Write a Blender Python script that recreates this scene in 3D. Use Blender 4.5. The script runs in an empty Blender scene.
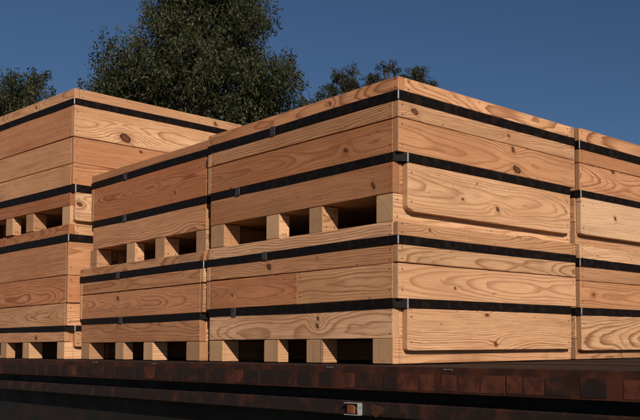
import bpy, bmesh, math, random
import numpy as np
from mathutils import Vector, Matrix

scene = bpy.context.scene
C = scene.collection
RAD = math.radians

# ------------------------------------------------------------------ camera
PITCH, ROLL, YAW = 0.0503299668, -0.00587043786, -0.728717747
CAM = Vector((2.13730153, -1.82760895, 0.0621971637))
fw = Vector((math.sin(YAW)*math.cos(PITCH), math.cos(YAW)*math.cos(PITCH), math.sin(PITCH)))
rt = Vector((math.cos(YAW), -math.sin(YAW), 0)); up = rt.cross(fw)
rt2 = rt*math.cos(ROLL)+up*math.sin(ROLL); up2 = up*math.cos(ROLL)-rt*math.sin(ROLL)
cd = bpy.data.cameras.new('camera'); cam = bpy.data.objects.new('camera', cd); C.objects.link(cam)
m = Matrix((rt2, up2, -fw)).transposed().to_4x4(); m.translation = CAM; cam.matrix_world = m
cd.sensor_width = 36.0; cd.lens = 875.1565/640*36
cd.shift_x = -196.545/640; cd.shift_y = 89.999/640
cd.clip_start = 0.05; cd.clip_end = 2000
scene.camera = cam

# ------------------------------------------------------------------ light
SUNV = Vector((1.7, -0.80, 0.95)).normalized()          # towards the sun
elev = math.asin(SUNV.z); azim = math.atan2(SUNV.x, SUNV.y)
w = bpy.data.worlds.new('World'); scene.world = w; w.use_nodes = True
nt = w.node_tree; nt.nodes.clear()
sky = nt.nodes.new('ShaderNodeTexSky'); sky.sky_type = 'NISHITA'; sky.sun_disc = False
sky.sun_elevation = elev; sky.sun_rotation = azim
sky.altitude = 1200; sky.air_density = 1.0; sky.dust_density = 0.0; sky.ozone_density = 5.8
bg = nt.nodes.new('ShaderNodeBackground'); bg.inputs['Strength'].default_value = 0.05
wo = nt.nodes.new('ShaderNodeOutputWorld')
nt.links.new(sky.outputs[0], bg.inputs[0]); nt.links.new(bg.outputs[0], wo.inputs[0])
sd = bpy.data.lights.new('sun', 'SUN'); sd.energy = 5.0; sd.angle = RAD(0.5); sd.color = (1.0, 0.89, 0.75)
so = bpy.data.objects.new('sun', sd); C.objects.link(so)
so.rotation_euler = SUNV.to_track_quat('Z', 'Y').to_euler(); so.location = (6, -4, 8)
vs = scene.view_settings
vs.view_transform = 'Standard'; vs.look = 'None'; vs.gamma = 1; vs.use_curve_mapping = False; vs.exposure = -0.20

# ------------------------------------------------------------------ node helper
class NT:
    def __init__(s, name):
        s.m = bpy.data.materials.new(name); s.m.use_nodes = True
        s.t = s.m.node_tree; s.t.nodes.clear()
        s.out = s.t.nodes.new('ShaderNodeOutputMaterial')
        s.b = s.t.nodes.new('ShaderNodeBsdfPrincipled'); s.t.links.new(s.b.outputs[0], s.out.inputs[0])
    def n(s, typ, **kw):
        o = s.t.nodes.new(typ)
        for k, v in kw.items(): setattr(o, k, v)
        return o
    def put(s, sock, v):
        if isinstance(v, bpy.types.NodeSocket): s.t.links.new(v, sock)
        else: sock.default_value = v
    def f(s, op, a, b=0.0, c=0.0, clamp=False):
        o = s.n('ShaderNodeMath', operation=op); o.use_clamp = clamp
        s.put(o.inputs[0], a); s.put(o.inputs[1], b); s.put(o.inputs[2], c); return o.outputs[0]
    def vec(s, x, y, z):
        o = s.n('ShaderNodeCombineXYZ')
        for i, v in enumerate((x, y, z)): s.put(o.inputs[i], v)
        return o.outputs[0]
    def sep(s, v):
        o = s.n('ShaderNodeSeparateXYZ'); s.put(o.inputs[0], v); return o.outputs
    def attr(s, name):
        o = s.n('ShaderNodeAttribute'); o.attribute_name = name; return o.outputs['Vector']
    def noise(s, v, scale=1.0, detail=2.0, rough=.5):
        o = s.n('ShaderNodeTexNoise'); s.put(o.inputs['Vector'], v)
        o.inputs['Scale'].default_value = scale; o.inputs['Detail'].default_value = detail
        o.inputs['Roughness'].default_value = rough; return o.outputs['Fac']
    def ss(s, v, a, b, to0=0.0, to1=1.0):
        o = s.n('ShaderNodeMapRange', interpolation_type='SMOOTHSTEP'); s.put(o.inputs[0], v)
        s.put(o.inputs[1], a); s.put(o.inputs[2], b); s.put(o.inputs[3], to0); s.put(o.inputs[4], to1)
        return o.outputs[0]
    def mix(s, f, a, b, blend='MIX'):
        o = s.n('ShaderNodeMix', data_type='RGBA', blend_type=blend)
        s.put(o.inputs[0], f)
        for i, v in ((6, a), (7, b)):
            if isinstance(v, tuple): v = (*v, 1.0)
            s.put(o.inputs[i], v)
        return o.outputs[2]
    def bump(s, h, strength, dist):
        o = s.n('ShaderNodeBump'); o.inputs['Strength'].default_value = strength
        o.inputs['Distance'].default_value = dist; s.put(o.inputs['Height'], h)
        s.t.links.new(o.outputs[0], s.b.inputs['Normal'])

def wood_material():
    N = NT('pine_boards')
    x, y, z = N.sep(N.attr('bc')); r1, r2, r3 = N.sep(N.attr('sd')); L, W, pale = N.sep(N.attr('dm'))
    f = N.f
    seed = f('MULTIPLY', f('ADD', r1, f('MULTIPLY', r2, 7.3)), 31.0)
    wob = f('SUBTRACT', N.noise(N.vec(x, seed, f('MULTIPLY', y, .8)), 1.5, 2.0), .5)
    wob2 = f('SUBTRACT', N.noise(N.vec(f('ADD', x, 9.1), seed, f('MULTIPLY', y, 2.0)), 1.7, 2.0), .5)
    # pith under the board (cathedral figure) or well off to one side (straight figure)
    off = f('MULTIPLY', f('SUBTRACT', r1, .5), 2.0)
    off = f('MULTIPLY', f('MULTIPLY', off, f('ABSOLUTE', off)), .16)
    yc = f('ADD', off, f('MULTIPLY', wob, .05))
    zc = f('ADD', f('ADD', f('MULTIPLY', r2, .09), .035),
           f('ADD', f('MULTIPLY', f('MULTIPLY', x, f('SUBTRACT', r3, .5)), .07), f('MULTIPLY', wob2, .050)))
    dy = f('SUBTRACT', y, yc); dz = f('ADD', z, zc)
    r = f('SQRT', f('ADD', f('MULTIPLY', dy, dy), f('MULTIPLY', dz, dz)))
    kn_mask = None; kring = None
    for an in ('k1', 'k2'):
        kx, ky, kr = N.sep(N.attr(an)); krs = f('MAXIMUM', kr, .0008)
        ex = f('SUBTRACT', x, kx); ey = f('SUBTRACT', y, ky)
        d2 = f('ADD', f('POWER', f('MULTIPLY', ex, .42), 2.0), f('MULTIPLY', ey, ey))
        g = f('EXPONENT', f('MULTIPLY', f('DIVIDE', d2, f('MULTIPLY', f('MULTIPLY', krs, krs), 6.0)), -1.0))
        r = f('ADD', r, f('MULTIPLY', f('MULTIPLY', g, krs), 1.25))
        el = f('ADD', .55, f('MULTIPLY', f('FRACT', f('MULTIPLY', f('ADD', kx, seed), 7.7)), .8))
        ex2 = f('ADD', ex, f('MULTIPLY', ey, .4))
        d1 = f('SQRT', f('ADD', f('POWER', f('MULTIPLY', ex2, el), 2.0), f('MULTIPLY', ey, ey)))
        d1 = f('ADD', d1, f('MULTIPLY', f('SUBTRACT', N.noise(N.vec(x, y, seed), 60, 3), .5), .011))
        q = f('DIVIDE', d1, krs)
        mk = f('MULTIPLY', N.ss(q, .85, 1.12, 1.0, 0.0), N.ss(kr, .001, .002))
        halo = f('MULTIPLY', N.ss(q, 1.0, 2.6, .45, 0.0), N.ss(kr, .001, .002))
        kn_mask = mk if kn_mask is None else f('MAXIMUM', kn_mask, mk)
        kring = (q, halo) if kring is None else (f('MINIMUM', kring[0], q), f('MAXIMUM', kring[1], halo))
    fine = N.noise(N.vec(f('MULTIPLY', x, 5.0), f('MULTIPLY', y, 60.0), f('ADD', f('MULTIPLY', z, 60.0), seed)), 1.0, 2)
    r = f('ADD', r, f('MULTIPLY', f('SUBTRACT', fine, .5), .0036))
    rw = f('ADD', .0034, f('MULTIPLY', f('FRACT', f('MULTIPLY', seed, 1.93)), .0042))
    # ring widths vary from year to year
    t = f('DIVIDE', r, rw)
    t = f('ADD', t, f('MULTIPLY', N.noise(N.vec(f('MULTIPLY', t, .45), seed, 0.0), 1.0, 1), 1.2))
    fr = f('FRACT', t); yr = f('FLOOR', t)
    wn = N.n('ShaderNodeTexWhiteNoise', noise_dimensions='2D'); N.put(wn.inputs['Vector'], N.vec(yr, seed, 0.0))
    late = f('MULTIPLY', N.ss(fr, f('SUBTRACT', .62, f('MULTIPLY', wn.outputs['Value'], .3)), .93), N.ss(fr, .95, 1.0, 1.0, 0.0))
    late = f('MULTIPLY', late, f('ADD', .50, f('MULTIPLY', wn.outputs['Value'], .50)))
    late = f('MULTIPLY', late, f('ADD', .76, f('MULTIPLY', f('FRACT', f('MULTIPLY', seed, 5.31)), .24)))
    late = f('MULTIPLY', late, N.ss(N.noise(N.vec(f('MULTIPLY', x, 6.0), f('MULTIPLY', y, 18.0), seed), 1.0, 4, .65), .25, .50, .55, 1.0))
    blot = N.noise(N.vec(f('MULTIPLY', x, 2.2), f('MULTIPLY', y, 7.0), seed), 1.0, 3)
    pale_c = N.mix(N.ss(r2, 0, 1), (.66, .350, .180), (.78, .480, .275))
    base = N.mix(late, pale_c, N.mix(r3, (.165, .046, .014), (.27, .080, .025)))
    base = N.mix(f('MULTIPLY', N.ss(blot, .42, .72), .5), base, (.44, .20, .085))
    fib = N.noise(N.vec(f('MULTIPLY', x, 9.0), f('MULTIPLY', y, 330.0), f('ADD', f('MULTIPLY', z, 330.0), seed)), 1.0, 3)
    base = N.mix(f('MULTIPLY', N.ss(fib, .42, .70), .50), base, (.32, .145, .06))
    # sawn end grain is a little greyer and darker
    endm = f('GREATER_THAN', f('ABSOLUTE', x), f('SUBTRACT', f('MULTIPLY', L, .5), .0012))
    base = N.mix(f('MULTIPLY', endm, .45), base, (.40, .24, .13))
    # drying checks: hairline splits along the grain
    ck = N.noise(N.vec(f('MULTIPLY', x, 2.0), f('MULTIPLY', y, 150.0), f('ADD', f('MULTIPLY', z, 150.0), seed)), 1.0, 1)
    ckm = N.noise(N.vec(f('MULTIPLY', x, 3.0), f('MULTIPLY', y, 9.0), f('ADD', seed, 8.0)), 1.0, 1)
    base = N.mix(f('MULTIPLY', f('MULTIPLY', N.ss(ck, .74, .80), N.ss(ckm, .50, .60)), .8), base, (.07, .03, .015))
    # per board tone
    tone = f('ADD', .72, f('MULTIPLY', N.f('FRACT', f('MULTIPLY', seed, 3.7)), .36))
    base = N.mix(1.0, base, N.vec(tone, f('POWER', tone, 1.15), f('POWER', tone, 1.3)), 'MULTIPLY')
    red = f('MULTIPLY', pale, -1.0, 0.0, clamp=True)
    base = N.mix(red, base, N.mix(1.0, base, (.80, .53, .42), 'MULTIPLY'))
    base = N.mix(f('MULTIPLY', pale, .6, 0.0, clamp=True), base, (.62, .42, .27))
    # saw marks across the board
    saw = N.noise(N.vec(f('MULTIPLY', x, 260.0), f('MULTIPLY', y, 6.0), seed), 1.0, 2)
    base = N.mix(f('MULTIPLY', N.ss(saw, .50, .75), .06), base, (.30, .15, .07))
    # weather streaks running along the grain
    wx = N.noise(N.vec(f('MULTIPLY', x, 1.6), f('MULTIPLY', y, 26.0), f('ADD', seed, 2.0)), 1.0, 5, .65)
    base = N.mix(f('MULTIPLY', N.ss(wx, .50, .74), .42), base, (.25, .115, .055))
    # knots
    kq, halo = kring
    kc = N.mix(N.ss(kq, .45, 1.0), N.mix(f('FRACT', f('MULTIPLY', kq, 2.6)), (.17, .060, .024), (.10, .034, .015)), (.022, .010, .007))
    base = N.mix(halo, base, (.30, .12, .045))
    base = N.mix(kn_mask, base, kc)
    # small nail heads, two at each board end
    ax = f('SUBTRACT', f('ABSOLUTE', x), f('SUBTRACT', f('MULTIPLY', L, .5), .017))
    ay = f('SUBTRACT', f('ABSOLUTE', f('ADD', y, f('MULTIPLY', f('SUBTRACT', r2, .5), .01))), f('MULTIPLY', W, .30))
    dn = f('SQRT', f('ADD', f('MULTIPLY', ax, ax), f('MULTIPLY', ay, ay)))
    nail = f('MULTIPLY', N.ss(dn, .0020, .0042, 1.0, 0.0), .9)
    base = N.mix(nail, base, (.06, .035, .025))
    # scattered grime specks and handling marks
    sp = N.noise(N.vec(f('MULTIPLY', x, 1.0), f('MULTIPLY', y, 1.6), seed), 42, 2)
    base = N.mix(f('MULTIPLY', N.ss(sp, .69, .77), .7), base, (.10, .05, .03))
    gr = N.noise(N.vec(f('MULTIPLY', x, 3.0), f('MULTIPLY', y, 5.0), f('ADD', seed, 4.0)), 1.0, 4, .7)
    base = N.mix(f('MULTIPLY', N.ss(gr, .54, .78), .45), base, (.22, .12, .07))
    N.put(N.b.inputs['Base Color'], base)
    N.b.inputs['Roughness'].default_value = .72
    N.b.inputs['Specular IOR Level'].default_value = .25
    h = f('SUBTRACT', f('ADD', f('MULTIPLY', fib, .7), f('MULTIPLY', late, .5)), f('MULTIPLY', nail, 2.0))
    N.bump(h, .35, .0012)
    return N.m

def simple(name, col, rough=.6, metal=0.0, var=None, scale=8.0, bump=0.0, bdist=.004, lo=.45, hi=.65, detail=6, spec=.2):
    N = NT(name)
    tc = N.n('ShaderNodeTexCoord').outputs['Object']
    n1 = N.noise(tc, scale, detail, .6)
    c = N.mix(N.ss(n1, lo, hi), col, var) if var else None
    if c: N.put(N.b.inputs['Base Color'], c)
    else: N.b.inputs['Base Color'].default_value = (*col, 1)
    N.b.inputs['Specular IOR Level'].default_value = spec
    N.put(N.b.inputs['Roughness'], N.ss(n1, .3, .8, max(rough-.12, 0), min(rough+.12, 1)))
    N.b.inputs['Metallic'].default_value = metal
    if bump: N.bump(n1, bump, bdist)
    return N.m

WOOD = wood_material()
STRAP = simple('black_strap', (.0075, .0050, .0045), .6, .0, (.016, .010, .008), 30, .3, .0015, spec=.08)
SEAL = simple('strap_seal', (.075, .065, .065), .45, .4, (.04, .03, .03), 60, .3, .001)
GUARD = simple('zinc_clip', (.62, .62, .62), .35, .6, (.40, .38, .36), 60)
RUST = simple('rusty_paint', (.030, .012, .008), .7, .0, (.075, .022, .011), 9, .4, .003, .42, .66)
RUST2 = simple('rusty_steel', (.020, .012, .010), .75, .0, (.060, .020, .012), 14, .4, .003, .50, .68)
RUSTP = simple('bare_rust', (.050, .017, .010), .8, .0, (.11, .032, .017), 22, .5, .003, .38, .62)
DARKST = simple('chassis_grime_and_shade', (.012, .011, .010), .7, .0, (.022, .013, .010), 5, .3, .003)  # dark chassis steel, also the colour of the shade sheet below the bed
DECKW = simple('deck_timber', (.022, .012, .009), .8, .0, (.045, .022, .014), 11, .5, .004)
WORN = simple('worn_metal', (.26, .23, .21), .5, .5, (.12, .08, .06), 50)
LENS = simple('amber_lens', (.17, .05, .022), .3, 0, (.24, .075, .035), 30)
LENSD = simple('flaking_rust', (.070, .028, .013), .85, 0, (.03, .014, .010), 60, .5, .002)
TYRE = simple('tyre_rubber', (.02, .02, .02), .85, 0, (.04, .035, .03), 20)
INNER = simple('rough_pine', (.36, .20, .10), .85, 0, (.27, .14, .07), 9)

# ------------------------------------------------------------------ object helpers
def link(o, parent=None):
    C.objects.link(o)
    if parent: o.parent = parent
    return o
def empty(name, loc, rz=0, label=None, cat=None, group=None):
    o = bpy.data.objects.new(name, None); o.location = loc; o.rotation_euler = (0, 0, rz)
    o.empty_display_size = .1; link(o); tag(o, label, cat, group); return o
def tag(o, label=None, cat=None, group=None, kind=None):
    if label: o['label'] = label
    if cat: o['category'] = cat
    if group: o['group'] = group
    if kind: o['kind'] = kind
    return o

ATT = ('bc', 'sd', 'k1', 'k2', 'dm')
rnd = random.Random(11)

class Boards:
    """collects chamfered boards (with grain coordinates) into one mesh"""
    def __init__(s): s.v = []; s.f = []; s.a = {k: [] for k in ATT}
    def board(s, x0, x1, y0, y1, z0, z1, axis='x', knots=(), clip=0.0, pale=None, seeds=None, ch=.0022, wob=.0012):
        """axis: direction the grain runs. The 'face' is the side whose normal is the thinnest direction."""
        lo = Vector((x0, y0, z0)); hi = Vector((x1, y1, z1)); c = (lo+hi)/2; d = hi-lo
        ai = 'xyz'.index(axis); rest = [i for i in range(3) if i != ai]
        ti = min(rest, key=lambda i: d[i]); wi = [i for i in rest if i != ti][0]
        L, W, T = d[ai], d[wi], d[ti]
        ex = Vector([1.0 if i == ai else 0 for i in range(3)])
        ey = Vector([1.0 if i == wi else 0 for i in range(3)])
        ez = Vector([1.0 if i == ti else 0 for i in range(3)])
        # outward face: -y for front boards, +x for side boards
        sgn = -1.0 if ti == 1 else 1.0
        ez = ez*sgn
        sd_ = seeds or (rnd.random(), rnd.random(), rnd.random())
        pr = rnd.uniform(-.45, .38)
        tn = TINT if axis == 'x' else TINT*.3  # crate's own red; front boards get more, their weaker light put into colour
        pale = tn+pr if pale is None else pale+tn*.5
        st = [0, ch, max(clip*.25, ch*1.5), max(clip*.6, .03), max(clip, .06)]
        k = max(int(L/.12), 1)
        pos = [-L/2+q for q in st] + [-L/2+.08+(L-.16)*i/k for i in range(k+1)] + [L/2-q for q in reversed(st)]
        if L < .3: pos = [-L/2, -L/2+ch, 0, L/2-ch, L/2]
        ph = rnd.random()*6; am = rnd.uniform(-wob, wob); am2 = rnd.uniform(-wob, wob)*.6; tl = rnd.uniform(-wob, wob)
        tap = rnd.uniform(-wob, wob)
        c = c+ez*rnd.uniform(-.0007, .0006); base = len(s.v); nsec = len(pos)
        for p in pos:
            e = L/2-abs(p); ins = ch if e < ch*.5 else 0.0
            w2 = W/2-ins; t2 = T/2-ins; cc = ch*.8
            lift = 0.0
            if clip and e < clip: q = 1-e/clip; lift = clip*.75*q**2.2
            crook = am*math.sin(p*2.3+ph)+tl*p/L*2; bow = am2*math.sin(p*3.1+ph*2)
            prof = [(-w2+cc+lift, -t2), (w2-cc, -t2), (w2, -t2+cc), (w2, t2-cc), (w2-cc, t2), (-w2+cc+lift, t2), (-w2+lift, t2-cc), (-w2+lift, -t2+cc)]
            for (a, b) in prof:
                a2 = a+crook+(tap*p/L if a < 0 else 0)
                s.v.append(c+ex*p+ey*a2+ez*(b+bow))
                s.a['bc'].append((p, a, b))
        for i in range(nsec-1):
            for j in range(8):
                j2 = (j+1) % 8; q = (base+i*8+j, base+i*8+j2, base+(i+1)*8+j2, base+(i+1)*8+j)
                s.f.append(q)
        s.f.append(tuple(base+j for j in reversed(range(8)))); s.f.append(tuple(base+(nsec-1)*8+j for j in range(8)))
        n = nsec*8
        kn = [(k_[0], k_[1], k_[2]) for k_ in knots]
        while len(kn) < 2: kn.append((5, 5, 0.0))
        # knots given in crate coordinates along (axis, width) -> board coordinates
        kk = []
        for (u, v, r_) in kn[:2]:
            kk.append((u-c[ai], v-c[wi], r_) if r_ > 0 else (5.0, 5.0, 0.0))
        s.a['sd'] += [sd_]*n; s.a['k1'] += [kk[0]]*n; s.a['k2'] += [kk[1]]*n; s.a['dm'] += [(L, W, pale)]*n
        return s
    def build(s, name, parent):
        me = bpy.data.meshes.new(name); me.from_pydata([tuple(v) for v in s.v], [], s.f)
        for k in ATT:
            at = me.attributes.new(k, 'FLOAT_VECTOR', 'POINT')
            at.data.foreach_set('vector', np.array(s.a[k], dtype=np.float32).ravel())
        bm = bmesh.new(); bm.from_mesh(me); bmesh.ops.recalc_face_normals(bm, faces=bm.faces); bm.to_mesh(me); bm.free()
        me.materials.append(WOOD)
        return link(bpy.data.objects.new(name, me), parent)

def box_bm(bm, x0, x1, y0, y1, z0, z1, bev=0.0):
    r = bmesh.ops.create_cube(bm, size=1.0)
    for v in r['verts']:
        v.co = Vector(((x0+x1)/2+v.co.x*(x1-x0), (y0+y1)/2+v.co.y*(y1-y0), (z0+z1)/2+v.co.z*(z1-z0)))
    if bev:
        es = list({e for v in r['verts'] for e in v.link_edges})
        bmesh.ops.bevel(bm, geom=es, offset=bev, segments=2, affect='EDGES', profile=.5)
def mesh_obj(name, bm, mat, parent=None, smooth=False):
    me = bpy.data.meshes.new(name); bm.to_mesh(me); bm.free(); me.materials.append(mat)
    if smooth: me.polygons.foreach_set('use_smooth', [True]*len(me.polygons))
    return link(bpy.data.objects.new(name, me), parent)
def box_obj(name, b, mat, parent=None, bev=0.0):
    bm = bmesh.new(); box_bm(bm, *b, bev); return mesh_obj(name, bm, mat, parent)
def strap_obj(poly, z0, z1, parent, th=.0016, sag=None, tilt=0.0):
    """closed band following the plan outline poly, outward offset by th"""
    bm = bmesh.new(); n = len(poly); P = []
    for i in range(n):
        a = Vector(poly[i]); b = Vector(poly[(i+1) % n]); k = max(int((b-a).length/.08), 1)
        for j in range(k): P.append(a.lerp(b, j/k))
    cx = sum(p.x for p in P)/len(P); cy = sum(p.y for p in P)/len(P)
    rings = []
    for p in P:
        dz = .0022*math.sin(p.x*5.1+p.y*3.3+z0*40)+tilt*p.x
        o = Vector((p.x-cx, p.y-cy)); o = Vector((math.copysign(th, o.x), math.copysign(th, o.y)))
        q = [(p.x, p.y, z0+dz), (p.x+o.x, p.y+o.y, z0+dz), (p.x+o.x, p.y+o.y, z1+dz), (p.x, p.y, z1+dz)]
        rings.append([bm.verts.new(v) for v in q])
    for i in range(len(rings)):
        A = rings[i]; B = rings[(i+1) % len(rings)]
        for j in range(4): bm.faces.new((A[j], A[(j+1) % 4], B[(j+1) % 4], B[j]))
    bmesh.ops.recalc_face_normals(bm, faces=bm.faces)
    return mesh_obj('strap', bm, STRAP, parent)

T = .026
TINT = 0.0
def crate(loc, rz, W, D, lv, runners, label, group, kn=None, seals=(), side=2, skirt=(.040, 0), skirt_bottom=None,
          rim_side_over=False, hs=0, clip=.008, split=None, tint=0.0):
    """lv: runner top, strap A bottom/top, strap B bottom/top, total height (metres above the crate's base)"""
    global rnd, TINT
    TINT = tint
    rnd = random.Random(100+hs)
    kn = kn or {}; K = lambda k: kn.get(k, ())
    def auto(prob, x0, x1, z0, z1, k):
        if kn.get(k) is not None: return kn[k]
        if rnd.random() < prob: return ((rnd.uniform(x0+.1, x1-.1), rnd.uniform(z0+.02, z1-.02), rnd.uniform(.005, .012)),)
        return ()
    lb, a0, a1, b0, b1, top = lv
    o = empty('wooden_crate', loc, rz, label, 'crate', group)
    for i, (xa, xb) in enumerate(runners):
        if i == 0:
            Boards().board(xa, xb, .001, D-.001, 0, lb-.0005, 'y', pale=.15, wob=.0006).build('runner', o)
        else:                                    # short spacer blocks at both ends
            bl = (0, .070, .046, .074)[i]
            Boards().board(xa, xb, .001, bl, 0, lb-.0005, 'y', pale=.2, wob=.0006).build('spacer_block', o)
            Boards().board(xa, xb, D-bl, D-.001, 0, lb-.0005, 'y', pale=.2, wob=.0006).build('spacer_block', o)
    Boards().board(-W+T+.036, runners[0][0]-.0005, .44, .48, .0005, lb-.001, 'x').build('gap_blocker', o)  # added board closing off the opening so it stays dark inside
    Boards().board(-W+T+.0005, -W+T+.035, .12, D-.12, 0, lb-.0005, 'y').build('runner', o)
    for fx in (-T-.0262, -W+T+.0002):
        Boards().board(fx, fx+.026, T+.0006, D-T-.0006, lb+.0008, a0-.0005, 'y').build('inner_board', o)
    for fy in (0, D-T):
        Boards().board(-W+T, -T, fy, fy+T, lb+.0008, a0, 'x', auto(.5, -W, 0, lb, a0, 'end') if fy == 0 else ()).build('end_board', o)
    sb = skirt_bottom if skirt_bottom is not None else lb*.5
    Boards().board(-T+.0007, 0, skirt[0], D-.03+skirt[1], sb, a0-.001, 'y', auto(.6, 0, D, sb, a0, 'skirt'), clip=clip, pale=kn.get('skirt_pale')).build('skirt_board', o)
    Boards().board(-W, -W+T-.0007, skirt[0], D-.03, sb, a0-.001, 'y', (), clip=.022).build('skirt_board', o)
    # panels: boards edge to edge
    cuts = {2: (0, .66, 1), 1: (0, 1), 3: (0, .27, .60, 1)}[side]
    for (nm, ax) in (('front', 'x'), ('back', 'x'), ('right', 'y'), ('left', 'y')):
        B = Boards()
        for q in range(len(cuts)-1):
            j = rnd.uniform(-.006, .006) if 0 < q else 0
            za = a1+(b0-a1)*cuts[q]+.0013+rnd.uniform(0, .001); zb = a1+(b0-a1)*cuts[q+1]-.0013-rnd.uniform(0, .001)
            key = nm+str(q)
            if nm == 'front' and split and q == 0:
                B.board(-W+T, split-.0007, 0, T, za, zb, 'x', kn.get(key, ()), seeds=(.5, .25, .85), wob=.0014); B.board(split+.0007, -T, 0, T, za, zb, 'x', (), seeds=(.55, .1, .3), wob=.0014)
            elif nm == 'front': B.board(-W+T, -T, 0, T, za, zb, 'x', auto(.6, -W, 0, za, zb, key), seeds=kn.get('s'+key), wob=.0014)
            if nm == 'back': B.board(-W+T, -T, D-T, D, za, zb, 'x', wob=.0014)
            if nm == 'right': B.board(-T+.0006, 0, 0, D, za, zb, 'y', auto(.7, 0, D, za, zb, key), seeds=kn.get('s'+key), wob=.0014)
            if nm == 'left': B.board(-W, -W+T-.0006, 0, D, za, zb, 'y', wob=.0014)
        B.build('side_panel' if ax == 'y' else 'end_panel', o)
    e = .0
    for fy in (0, D-T):
        xa, xb = ((-W+T, -T) if rim_side_over else (-W, 0))
        Boards().board(xa, xb, fy, fy+T, b1, top, 'x', auto(.4, -W, 0, b1, top, 'rimf')).build('rim_board', o)
    for fx in (0, -W+T):
        ya, yb = ((0, D) if rim_side_over else (T+.0006, D-T-.0006))
        Boards().board(fx-T+.0006, fx, ya, yb, b1, top-.0006, 'y', auto(.4, 0, D, b1, top, 'rims')).build('rim_board', o)
    # inner floor and lid, set back behind the straps
    bm = bmesh.new(); box_bm(bm, -W+2*T+.001, -2*T-.001, T+.001, D-T-.001, lb+.002, lb+.024); mesh_obj('floor_panel', bm, INNER, o)
    bm = bmesh.new(); box_bm(bm, -W+T+.001, -T-.001, T+.001, D-T-.001, top-.020, top-.004); mesh_obj('lid', bm, INNER, o)
    for (z0, z1) in ((a0, a1), (b0, b1)):   # recessed battens behind the straps
        B = Boards()
        e0, e1 = (T+.004, skirt[0]+.012) if z0 == a0 else (.008, .027)
        e1 = max(e1, .027)
        B.board(-W+e0, -e0, .008, .026, z0-.004, z1+.004, 'x'); B.board(-W+e0, -e0, D-.026, D-.008, z0-.004, z1+.004, 'x')
        B.board(-.0255, -.008, e1, D-e1, z0-.004, z1+.004, 'y'); B.board(-W+.008, -W+.0255, e1, D-e1, z0-.004, z1+.004, 'y')
        B.build('batten', o)
    for i, (z0, z1) in enumerate(((a0, a1), (b0, b1))):
        if i == 0:
            s0 = skirt[0]
            poly = [(-W+T, 0), (-T, 0), (0, s0), (0, D-s0), (-T, D), (-W+T, D), (-W, D-s0), (-W, s0)]
        else:
            poly = [(-W, 0), (0, 0), (0, D), (-W, D)]
        st = strap_obj(poly, z0-.0012, z1+.0012, o, tilt=rnd.uniform(-.001, .001))
        for (k, sx) in seals:
            if k == i:
                box_obj('seal', (sx-.016, sx+.016, -.0046, -.0005, z0-.003, z1+.003), SEAL, st, .0012)
        if i == 0: bm = bmesh.new(); box_bm(bm, -.0008, .0030, s0-.0030, s0+.0022, z0-.0005, z1+.003, .001); mesh_obj('corner_clip', bm, GUARD, st)
        else:
            bm = bmesh.new(); box_bm(bm, -.0012, .0030, -.0030, .0012, z0-.0005, z1+.0005, .001); mesh_obj('corner_clip', bm, GUARD, st)
    return o

GR = 'pine crates stacked two high on the flatbed'
RUN = ((-.130, -.0262), (-.500, -.410), (-.772, -.676), (-1.174, -1.070))
D = .922
LOWZ = (.083, .180, .208, .387, .413, .4595)
UPZ = (.092, .195, .222, .394, .424, .4690)
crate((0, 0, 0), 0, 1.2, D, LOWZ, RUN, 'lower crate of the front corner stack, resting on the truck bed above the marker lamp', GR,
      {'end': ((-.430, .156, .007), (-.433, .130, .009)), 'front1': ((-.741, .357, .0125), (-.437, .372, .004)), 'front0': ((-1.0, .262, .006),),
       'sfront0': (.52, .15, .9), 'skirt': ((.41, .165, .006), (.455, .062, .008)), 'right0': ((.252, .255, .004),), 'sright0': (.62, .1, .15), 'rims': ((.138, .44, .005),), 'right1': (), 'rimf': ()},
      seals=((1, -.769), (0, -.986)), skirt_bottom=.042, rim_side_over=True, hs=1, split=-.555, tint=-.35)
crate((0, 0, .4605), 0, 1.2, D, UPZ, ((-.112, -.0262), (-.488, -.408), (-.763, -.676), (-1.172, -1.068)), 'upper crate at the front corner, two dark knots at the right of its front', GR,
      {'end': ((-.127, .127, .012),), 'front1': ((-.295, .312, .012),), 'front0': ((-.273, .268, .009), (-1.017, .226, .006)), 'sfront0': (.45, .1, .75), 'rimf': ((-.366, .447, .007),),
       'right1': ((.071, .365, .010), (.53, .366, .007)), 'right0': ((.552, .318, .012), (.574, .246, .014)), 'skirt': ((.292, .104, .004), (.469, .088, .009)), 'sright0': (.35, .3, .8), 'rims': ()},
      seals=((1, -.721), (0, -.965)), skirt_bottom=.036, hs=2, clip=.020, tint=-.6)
# second row behind, seen on the right
crate((.004, .945, 0), RAD(.3), 1.2, D, (.083, .176, .203, .372, .403, .4595), RUN, 'lower crate of the right-hand pair, next along from the lit side of the corner crate', GR,
      {'right0': ((.09, .26, .006),), 'sright0': (.45, .05, .3)}, skirt=(.006, 0), skirt_bottom=.035, rim_side_over=True, hs=23, tint=-.05)
crate((.010, .940, .4605), RAD(-.3), 1.2, D, (.092, .190, .215, .386, .417, .4700), RUN, 'upper crate of the right-hand pair, its lower side board paler than the one above', GR,
      {'right0': ((.225, .325, .012),), 'skirt': ((.240, .125, .008),), 'skirt_pale': .75, 'right1': (), 'rims': ()}, skirt=(.006, 0), skirt_bottom=.040, rim_side_over=True, hs=24, tint=-.30)
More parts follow.
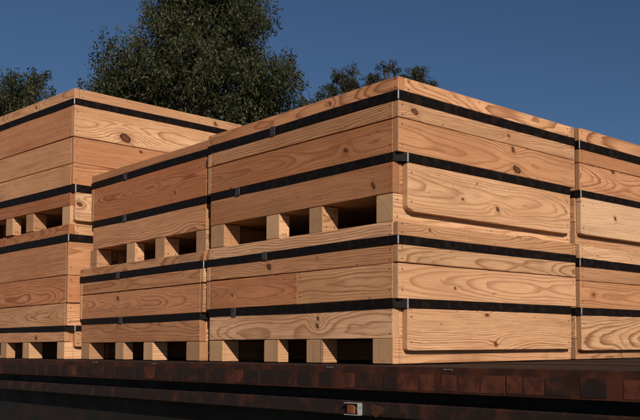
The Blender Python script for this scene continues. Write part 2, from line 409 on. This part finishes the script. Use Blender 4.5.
# middle stack
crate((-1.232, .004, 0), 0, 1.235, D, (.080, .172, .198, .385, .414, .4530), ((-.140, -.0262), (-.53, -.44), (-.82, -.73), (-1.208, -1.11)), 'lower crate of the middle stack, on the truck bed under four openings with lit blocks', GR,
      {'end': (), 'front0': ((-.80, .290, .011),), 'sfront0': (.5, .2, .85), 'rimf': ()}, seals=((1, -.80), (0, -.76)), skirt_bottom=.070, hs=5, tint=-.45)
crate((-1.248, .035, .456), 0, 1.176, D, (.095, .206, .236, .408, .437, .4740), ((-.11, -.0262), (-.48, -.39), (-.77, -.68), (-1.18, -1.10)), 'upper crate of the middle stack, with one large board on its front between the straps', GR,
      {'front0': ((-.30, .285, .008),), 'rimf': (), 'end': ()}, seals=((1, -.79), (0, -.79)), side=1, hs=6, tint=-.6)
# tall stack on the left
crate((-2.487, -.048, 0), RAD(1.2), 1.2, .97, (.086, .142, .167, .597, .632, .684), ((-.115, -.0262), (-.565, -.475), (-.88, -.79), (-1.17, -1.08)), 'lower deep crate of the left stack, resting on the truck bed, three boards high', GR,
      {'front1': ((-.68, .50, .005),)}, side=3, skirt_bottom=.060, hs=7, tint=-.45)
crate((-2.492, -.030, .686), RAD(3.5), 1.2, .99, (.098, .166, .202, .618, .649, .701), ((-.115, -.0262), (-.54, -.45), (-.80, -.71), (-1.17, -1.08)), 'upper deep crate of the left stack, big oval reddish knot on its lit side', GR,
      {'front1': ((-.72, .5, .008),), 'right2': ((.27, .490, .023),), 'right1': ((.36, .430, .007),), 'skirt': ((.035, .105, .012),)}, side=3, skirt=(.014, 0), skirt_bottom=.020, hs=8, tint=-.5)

# ------------------------------------------------------------------ flatbed
tr = empty('flatbed_trailer', (.3, -.125, -.002), RAD(1.4), 'dark rusty flatbed truck bed carrying the stacked pine crates', 'flatbed')
X0, X1 = -7.5, 2.6; TW = 2.5
bm = bmesh.new()
k = 17
for i in range(k):                                                  # deck planks along the bed
    ya = .012+(TW-.024)*i/k; yb = .012+(TW-.024)*(i+1)/k-.006
    box_bm(bm, X0, X1, ya, yb, -.03, -.0005-.001*(i % 3))
mesh_obj('deck', bm, DECKW, tr)
bm = bmesh.new(); box_bm(bm, X0, X1, 0, .010, -.074, .0, .002); box_bm(bm, X0, X1, .010, .05, -.074, -.070)
mesh_obj('side_rail', bm, RUST, tr)
rp = random.Random(4)
xx = 1.7
while xx > X0+.2:                                                   # block-like plates in a row along the rail, some worn to rust
    wd = rp.uniform(.050, .088)
    q = rp.random(); mt_ = (RUSTP if q < .72 else RUST2) if xx > -.25 else (RUSTP if q < .12 else RUST2)
    bm = bmesh.new(); box_bm(bm, xx-wd, xx, -.0014, -.0003, -.068+rp.uniform(0, .003), -.020-rp.uniform(0, .003), .0004)
    mesh_obj('rail_plate', bm, mt_, tr)
    xx -= wd+(rp.uniform(.006, .010) if rp.random() < .8 else rp.uniform(.02, .05))
for i in range(9):
    xx = X0+.9+i*.83+(.3 if i % 2 else 0)
    box_obj('rail_scuff', (xx, xx+.035, -.0022, .004, -.008, -.004), WORN, tr, .001)
bm = bmesh.new(); box_bm(bm, X0, X1, .055, .065, -.112, -.03); mesh_obj('web_plate', bm, DARKST, tr)
bm = bmesh.new(); box_bm(bm, X0, X1, .008, .018, -.154, -.110, .003); box_bm(bm, X0, X1, .018, .07, -.114, -.110)
mesh_obj('lower_flange', bm, RUST2, tr)
bm = bmesh.new(); box_bm(bm, X0, X1, .075, .095, -.62, -.113); mesh_obj('shade_sheet', bm, DARKST, tr)  # added dark sheet standing in for the shade below the bed
bm = bmesh.new(); box_bm(bm, X0, X1, TW-.01, TW, -.15, .0, .002); mesh_obj('side_rail', bm, RUST, tr)
bm = bmesh.new(); box_bm(bm, X0, X0-.01, 0, TW, -.15, 0); box_bm(bm, X1, X1+.01, 0, TW, -.15, 0); mesh_obj('end_rail', bm, RUST, tr)
bm = bmesh.new()
for yy in (.8, 1.6): box_bm(bm, X0+.1, X1-.1, yy, yy+.1, -.40, -.035)
mesh_obj('chassis_beam', bm, DARKST, tr)
# marker lamp with a pale bracket, and a dull round reflector
lx = -.385
ml = box_obj('marker_lamp', (lx+.004, lx+.040, -.006, .0075, -.1475, -.118), LENS, tr, .003)
bm = bmesh.new()
box_bm(bm, lx-.004, lx+.064, -.010, .0075, -.1165, -.1135, .0008); box_bm(bm, lx-.004, lx+.064, -.010, .0075, -.1525, -.1495, .0008)
box_bm(bm, lx+.060, lx+.0645, -.010, .0075, -.1492, -.1168, .0008)
mesh_obj('lamp_bracket', bm, GUARD, ml)
bm = bmesh.new(); bmesh.ops.create_cone(bm, cap_ends=True, segments=20, radius1=.006, radius2=.005, depth=.006, matrix=Matrix.Translation((lx+.050, -.001, -.133)) @ Matrix.Rotation(RAD(90), 4, 'X'))
mesh_obj('lamp_screw', bm, WORN, ml)
bm = bmesh.new(); vs_ = []
for k in range(26):                                                 # flaking rust scab beside the lamp
    a = k/26*6.2832; rr = 1+.22*math.sin(3*a+1)+.12*math.sin(7*a)+rp.uniform(-.07, .07)
    vs_.append(bm.verts.new((lx+.132+.030*rr*math.cos(a), .0065, -.133+.017*rr*math.sin(a))))
fc = bm.faces.new(vs_); ex_ = bmesh.ops.extrude_face_region(bm, geom=[fc])
for v in ex_['geom']:
    if isinstance(v, bmesh.types.BMVert): v.co.y += .003
bmesh.ops.recalc_face_normals(bm, faces=bm.faces); mesh_obj('rust_scab', bm, LENSD, tr)
# wheels
for wx in (-6.2, -5.0, 1.5):
    for wy in (.32, TW-.32):
        bm = bmesh.new()
        bmesh.ops.create_cone(bm, cap_ends=True, segments=40, radius1=.5, radius2=.5, depth=.26, matrix=Matrix.Translation((wx, wy, -.75)) @ Matrix.Rotation(RAD(90), 4, 'X'))
        bmesh.ops.bevel(bm, geom=[e for e in bm.edges if len(e.link_faces) == 2 and e.calc_face_angle() > 1], offset=.04, segments=3, affect='EDGES')
        wh = mesh_obj('wheel', bm, TYRE, tr)
        bm = bmesh.new()
        bmesh.ops.create_cone(bm, cap_ends=True, segments=32, radius1=.28, radius2=.28, depth=.27, matrix=Matrix.Translation((wx, wy, -.75)) @ Matrix.Rotation(RAD(90), 4, 'X'))
        mesh_obj('rim', bm, RUST2, wh)

# ------------------------------------------------------------------ ground
G = NT('dry_yard_ground'); tc = G.n('ShaderNodeTexCoord').outputs['Object']
n1 = G.noise(tc, .15, 8, .6); n2 = G.noise(tc, 6, 6, .6)
col = G.mix(G.ss(n1, .42, .62), (.15, .11, .07), (.055, .07, .03)); col = G.mix(f := G.f('MULTIPLY', G.ss(n2, .3, .8), .4), col, (.22, .18, .13))
G.put(G.b.inputs['Base Color'], col); G.b.inputs['Roughness'].default_value = .95; G.bump(n2, .6, .03)
bm = bmesh.new(); bmesh.ops.create_grid(bm, x_segments=60, y_segments=60, size=600)
gm = mesh_obj('ground', bm, G.m); gm.location.z = -1.252; tag(gm, kind='structure')

# ------------------------------------------------------------------ trees
def leaf_material(name, c1, c2, c3):
    N = NT(name); t, b_, c_ = N.sep(N.attr('tone'))
    col = N.mix(t, c1, c2); col = N.mix(N.ss(b_, .72, 1.0), col, c3)
    N.put(N.b.inputs['Base Color'], col); N.b.inputs['Roughness'].default_value = .55
    N.b.inputs['Specular IOR Level'].default_value = .3
    tr_ = N.n('ShaderNodeBsdfTranslucent'); N.put(tr_.inputs[0], col)
    mx = N.n('ShaderNodeMixShader'); mx.inputs[0].default_value = .25
    N.t.links.new(N.b.outputs[0], mx.inputs[1]); N.t.links.new(tr_.outputs[0], mx.inputs[2]); N.t.links.new(mx.outputs[0], N.out.inputs[0])
    return N.m
BARK = simple('bark', (.055, .040, .028), .9, 0, (.10, .075, .055), 12, .8, .02)
def tube(bm, pts, rad, seg=8):
    rings = []
    for i, p in enumerate(pts):
        d = (pts[min(i+1, len(pts)-1)]-pts[max(i-1, 0)]).normalized()
        a = d.orthogonal().normalized(); b = d.cross(a)
        rings.append([bm.verts.new(p+(a*math.cos(6.2832*k/seg)+b*math.sin(6.2832*k/seg))*rad[i]) for k in range(seg)])
    for A, B in zip(rings, rings[1:]):
        for k in range(seg): bm.faces.new((A[k], A[(k+1) % seg], B[(k+1) % seg], B[k]))
def tree(name, base, lat, depth, lobes, label, cat, seed, per, leaf, mat, group=None, droop=.5, squash=.8, cnt=70):
    """lobes: (lateral, height above camera datum, radius) of foliage masses; depth spread is generated"""
    r = np.random.default_rng(seed); py = random.Random(seed)
    root = empty(name, (base[0], base[1], -1.25), 0, label, cat, group)
    lat = np.array([lat[0], lat[1], 0.0]); dep = np.array([-lat[1], lat[0], 0.0])
    cs = []; rs = []
    for (a, z, ra) in lobes:
        nd = 3 if ra > .7 else 2 if ra > .35 else 1
        for q in range(nd):
            off = 0 if nd == 1 else (q-(nd-1)/2)*ra*1.1
            cs.append(lat*a+dep*(off+r.normal()*ra*.2)+np.array([0, 0, z+1.25])); rs.append(ra*(1.0 if abs(off) < .1 or nd == 1 else .9))
    V = []; TN = []
    def unit(a): return a/(np.linalg.norm(a, axis=1, keepdims=True)+1e-9)
    for c, ra in zip(cs, rs):
        nc = max(int(per*ra**2), 5)
        u = unit(r.normal(size=(nc, 3)))
        cc = c+u*ra*(r.random((nc, 1))**.4)*np.array([1, 1, squash])*r.uniform(.75, 1.16, (nc, 1))
        cr = r.uniform(.13, .34, nc)*min(1.0, .45+ra*.6); ct = r.random(nc); nl = (cnt*(cr/.25)**1.6).astype(int)+8
        idx = np.repeat(np.arange(nc), nl); n = len(idx)
        q = unit(r.normal(size=(n, 3)))*(r.random((n, 1))**.5)*cr[idx][:, None]*np.array([.95, .95, .8+droop*.5])
        q = cc[idx]+q; ax = r.normal(size=(nc, 3))*.5; ax[:, 2] -= droop
        d = unit(ax[idx]+r.normal(size=(n, 3))*.5); sv = unit(np.cross(d, r.normal(size=(n, 3))))
        l = leaf*r.uniform(.6, 1.35, (n, 1)); wv = sv*l*.17
        V.append(np.stack([q, q+d*l*.5+wv, q+d*l, q+d*l*.5-wv], 1).reshape(-1, 3))
        tt = np.clip(ct[idx]**1.3*.8+r.random(n)*.25, 0, 1)
        TN.append(np.repeat(np.stack([tt, r.random(n), np.zeros(n)], 1), 4, axis=0))
    V = np.concatenate(V); TN = np.concatenate(TN)
    V = np.array(V, dtype=np.float32); nf = len(V)//4
    me = bpy.data.meshes.new('crown'); me.vertices.add(len(V)); me.vertices.foreach_set('co', V.ravel())
    me.loops.add(len(V)); me.loops.foreach_set('vertex_index', np.arange(len(V), dtype=np.int32))
    me.polygons.add(nf); me.polygons.foreach_set('loop_start', np.arange(0, len(V), 4, dtype=np.int32))
    me.polygons.foreach_set('loop_total', np.full(nf, 4, dtype=np.int32)); me.update(); me.validate()
    at = me.attributes.new('tone', 'FLOAT_VECTOR', 'POINT'); at.data.foreach_set('vector', np.array(TN, dtype=np.float32).ravel())
    me.materials.append(mat); cr_ = link(bpy.data.objects.new('crown', me), root)
    bm = bmesh.new(); H = max(c[2] for c in cs)
    fork = Vector((0, 0, H*.42)); top = Vector((cs[0][0], cs[0][1], H*.93))
    tube(bm, [Vector((0, 0, -.1)), Vector((.05, .03, H*.2)), fork, fork.lerp(top, .5)+Vector((.1, -.1, 0)), top], [.034*H*.9, .026*H, .021*H, .011*H, .003*H], 12)
    mesh_obj('trunk', bm, BARK, root, True)
    bm = bmesh.new()
    for c, ra in zip(cs, rs):
        c = Vector(c); s = fork.lerp(top, py.uniform(0, .55)); mid = s.lerp(c, .5)+Vector((py.uniform(-.3, .3), py.uniform(-.3, .3), -.15*ra))
        tube(bm, [s, mid, c, c+Vector((py.uniform(-.3, .3), py.uniform(-.3, .3), .5))*ra], [.008*H, .0045*H, .0018*H, .0005*H], 6)
        for q in range(5):
            e = c+Vector((py.gauss(0, 1), py.gauss(0, 1), py.gauss(0, .8)))*ra*.38
            tube(bm, [mid.lerp(c, .7), e], [.0014*H, .0004*H], 5)
    mesh_obj('limbs', bm, BARK, root, True)
    print(name, nf)
    return root
LEAF_A = leaf_material('olive_leaves', (.012, .017, .006), (.048, .054, .019), (.12, .110, .048))
LEAF_B = leaf_material('dark_leaves', (.018, .022, .010), (.042, .045, .018), (.08, .075, .03))
tree('shade_tree', (-17.29, 8.49), (.469, .883), 0,
     [(.17, 7.9, 1.43), (-.49, 7.21, .99), (-1.46, 6.39, .88), (-2.09, 6.02, .6), (.87, 7.36, .94), (.08, 6.3, 1.38), (-1.02, 5.96, 1.1), (1.23, 6.41, 1.1),
      (2.05, 6.75, .55), (1.7, 5.96, 1.1), (.62, 8.69, 1.16), (-.18, 9.07, 1.1), (.38, 10.15, .82), (-.72, 8.03, .49), (2.86, 5.99, .44), (1.21, 8.03, .55),
      (-1.66, 5.54, .82), (2.22, 7.14, .25), (-.9, 4.8, 1.1), (.5, 4.7, 1.3), (1.8, 4.8, 1.0), (-1.6, 3.9, .9), (0, 3.4, 1.2), (1.4, 3.7, 1.0)],
     'large dark green tree with drooping leaves rising behind the crates', 'tree', 3, 42, .086, LEAF_A, droop=.85)
tree('shade_tree', (-22.5, 6.48), (.319, .948), 0,
     [(.01, 6.73, .65), (-.32, 6.34, .71), (.26, 6.98, .39), (-.51, 6.66, .52), (.14, 6.22, .78), (.4, 7.16, .16), (.55, 6.48, .26), (-.2, 5.4, .9), (-.9, 6.2, .8), (-1.2, 5.6, .9), (.2, 4.6, .9), (-.8, 4.3, .9)],
     'small feathery tree at the far left, beyond the tallest crate', 'tree', 5, 38, .085, LEAF_A)
tree('tufted_tree', (-21.06, 17.2), (.634, .773), 0,
     [(-1.36, 9.16, .38), (-.95, 9.46, .26), (-1.59, 8.81, .3), (-1.02, 8.93, .38), (-.31, 9.21, .34), (.13, 9.5, .34), (.37, 9.65, .23), (-.18, 8.9, .35), (1.02, 9.12, .49),
      (1.36, 9.35, .38), (1.81, 9.08, .26), (.67, 8.5, .55), (-.68, 8.3, .6), (1.7, 8.4, .55), (.5, 9.45, .15), (-.95, 8.85, .42), (-.1, 8.95, .45), (.65, 8.95, .42), (1.4, 8.9, .42), (-1.7, 8.6, .35), (0, 7.4, 1.5), (1.3, 7.3, 1.2), (-1.3, 7.2, 1.2), (0, 5.8, 1.5), (1.5, 5.6, 1.1), (-1.5, 5.7, 1.1)],
     'dark tree whose rounded tufts show above the front corner crate', 'tree', 7, 90, .09, LEAF_B, droop=-.1, cnt=60)
tree('shade_tree', (-25.74, 17.63), (.572, .82), 0,
     [(.28, 9.46, .42), (-.21, 9.28, .34), (.73, 9.33, .38), (0, 8.5, .9), (.9, 8.4, .8), (-.6, 8.3, .8), (0, 7.1, 1.1), (.8, 5.9, 1.0), (-.7, 5.8, 1.0)],
     'low treetop between the big tree and the tufted one', 'tree', 9, 36, .09, LEAF_A)
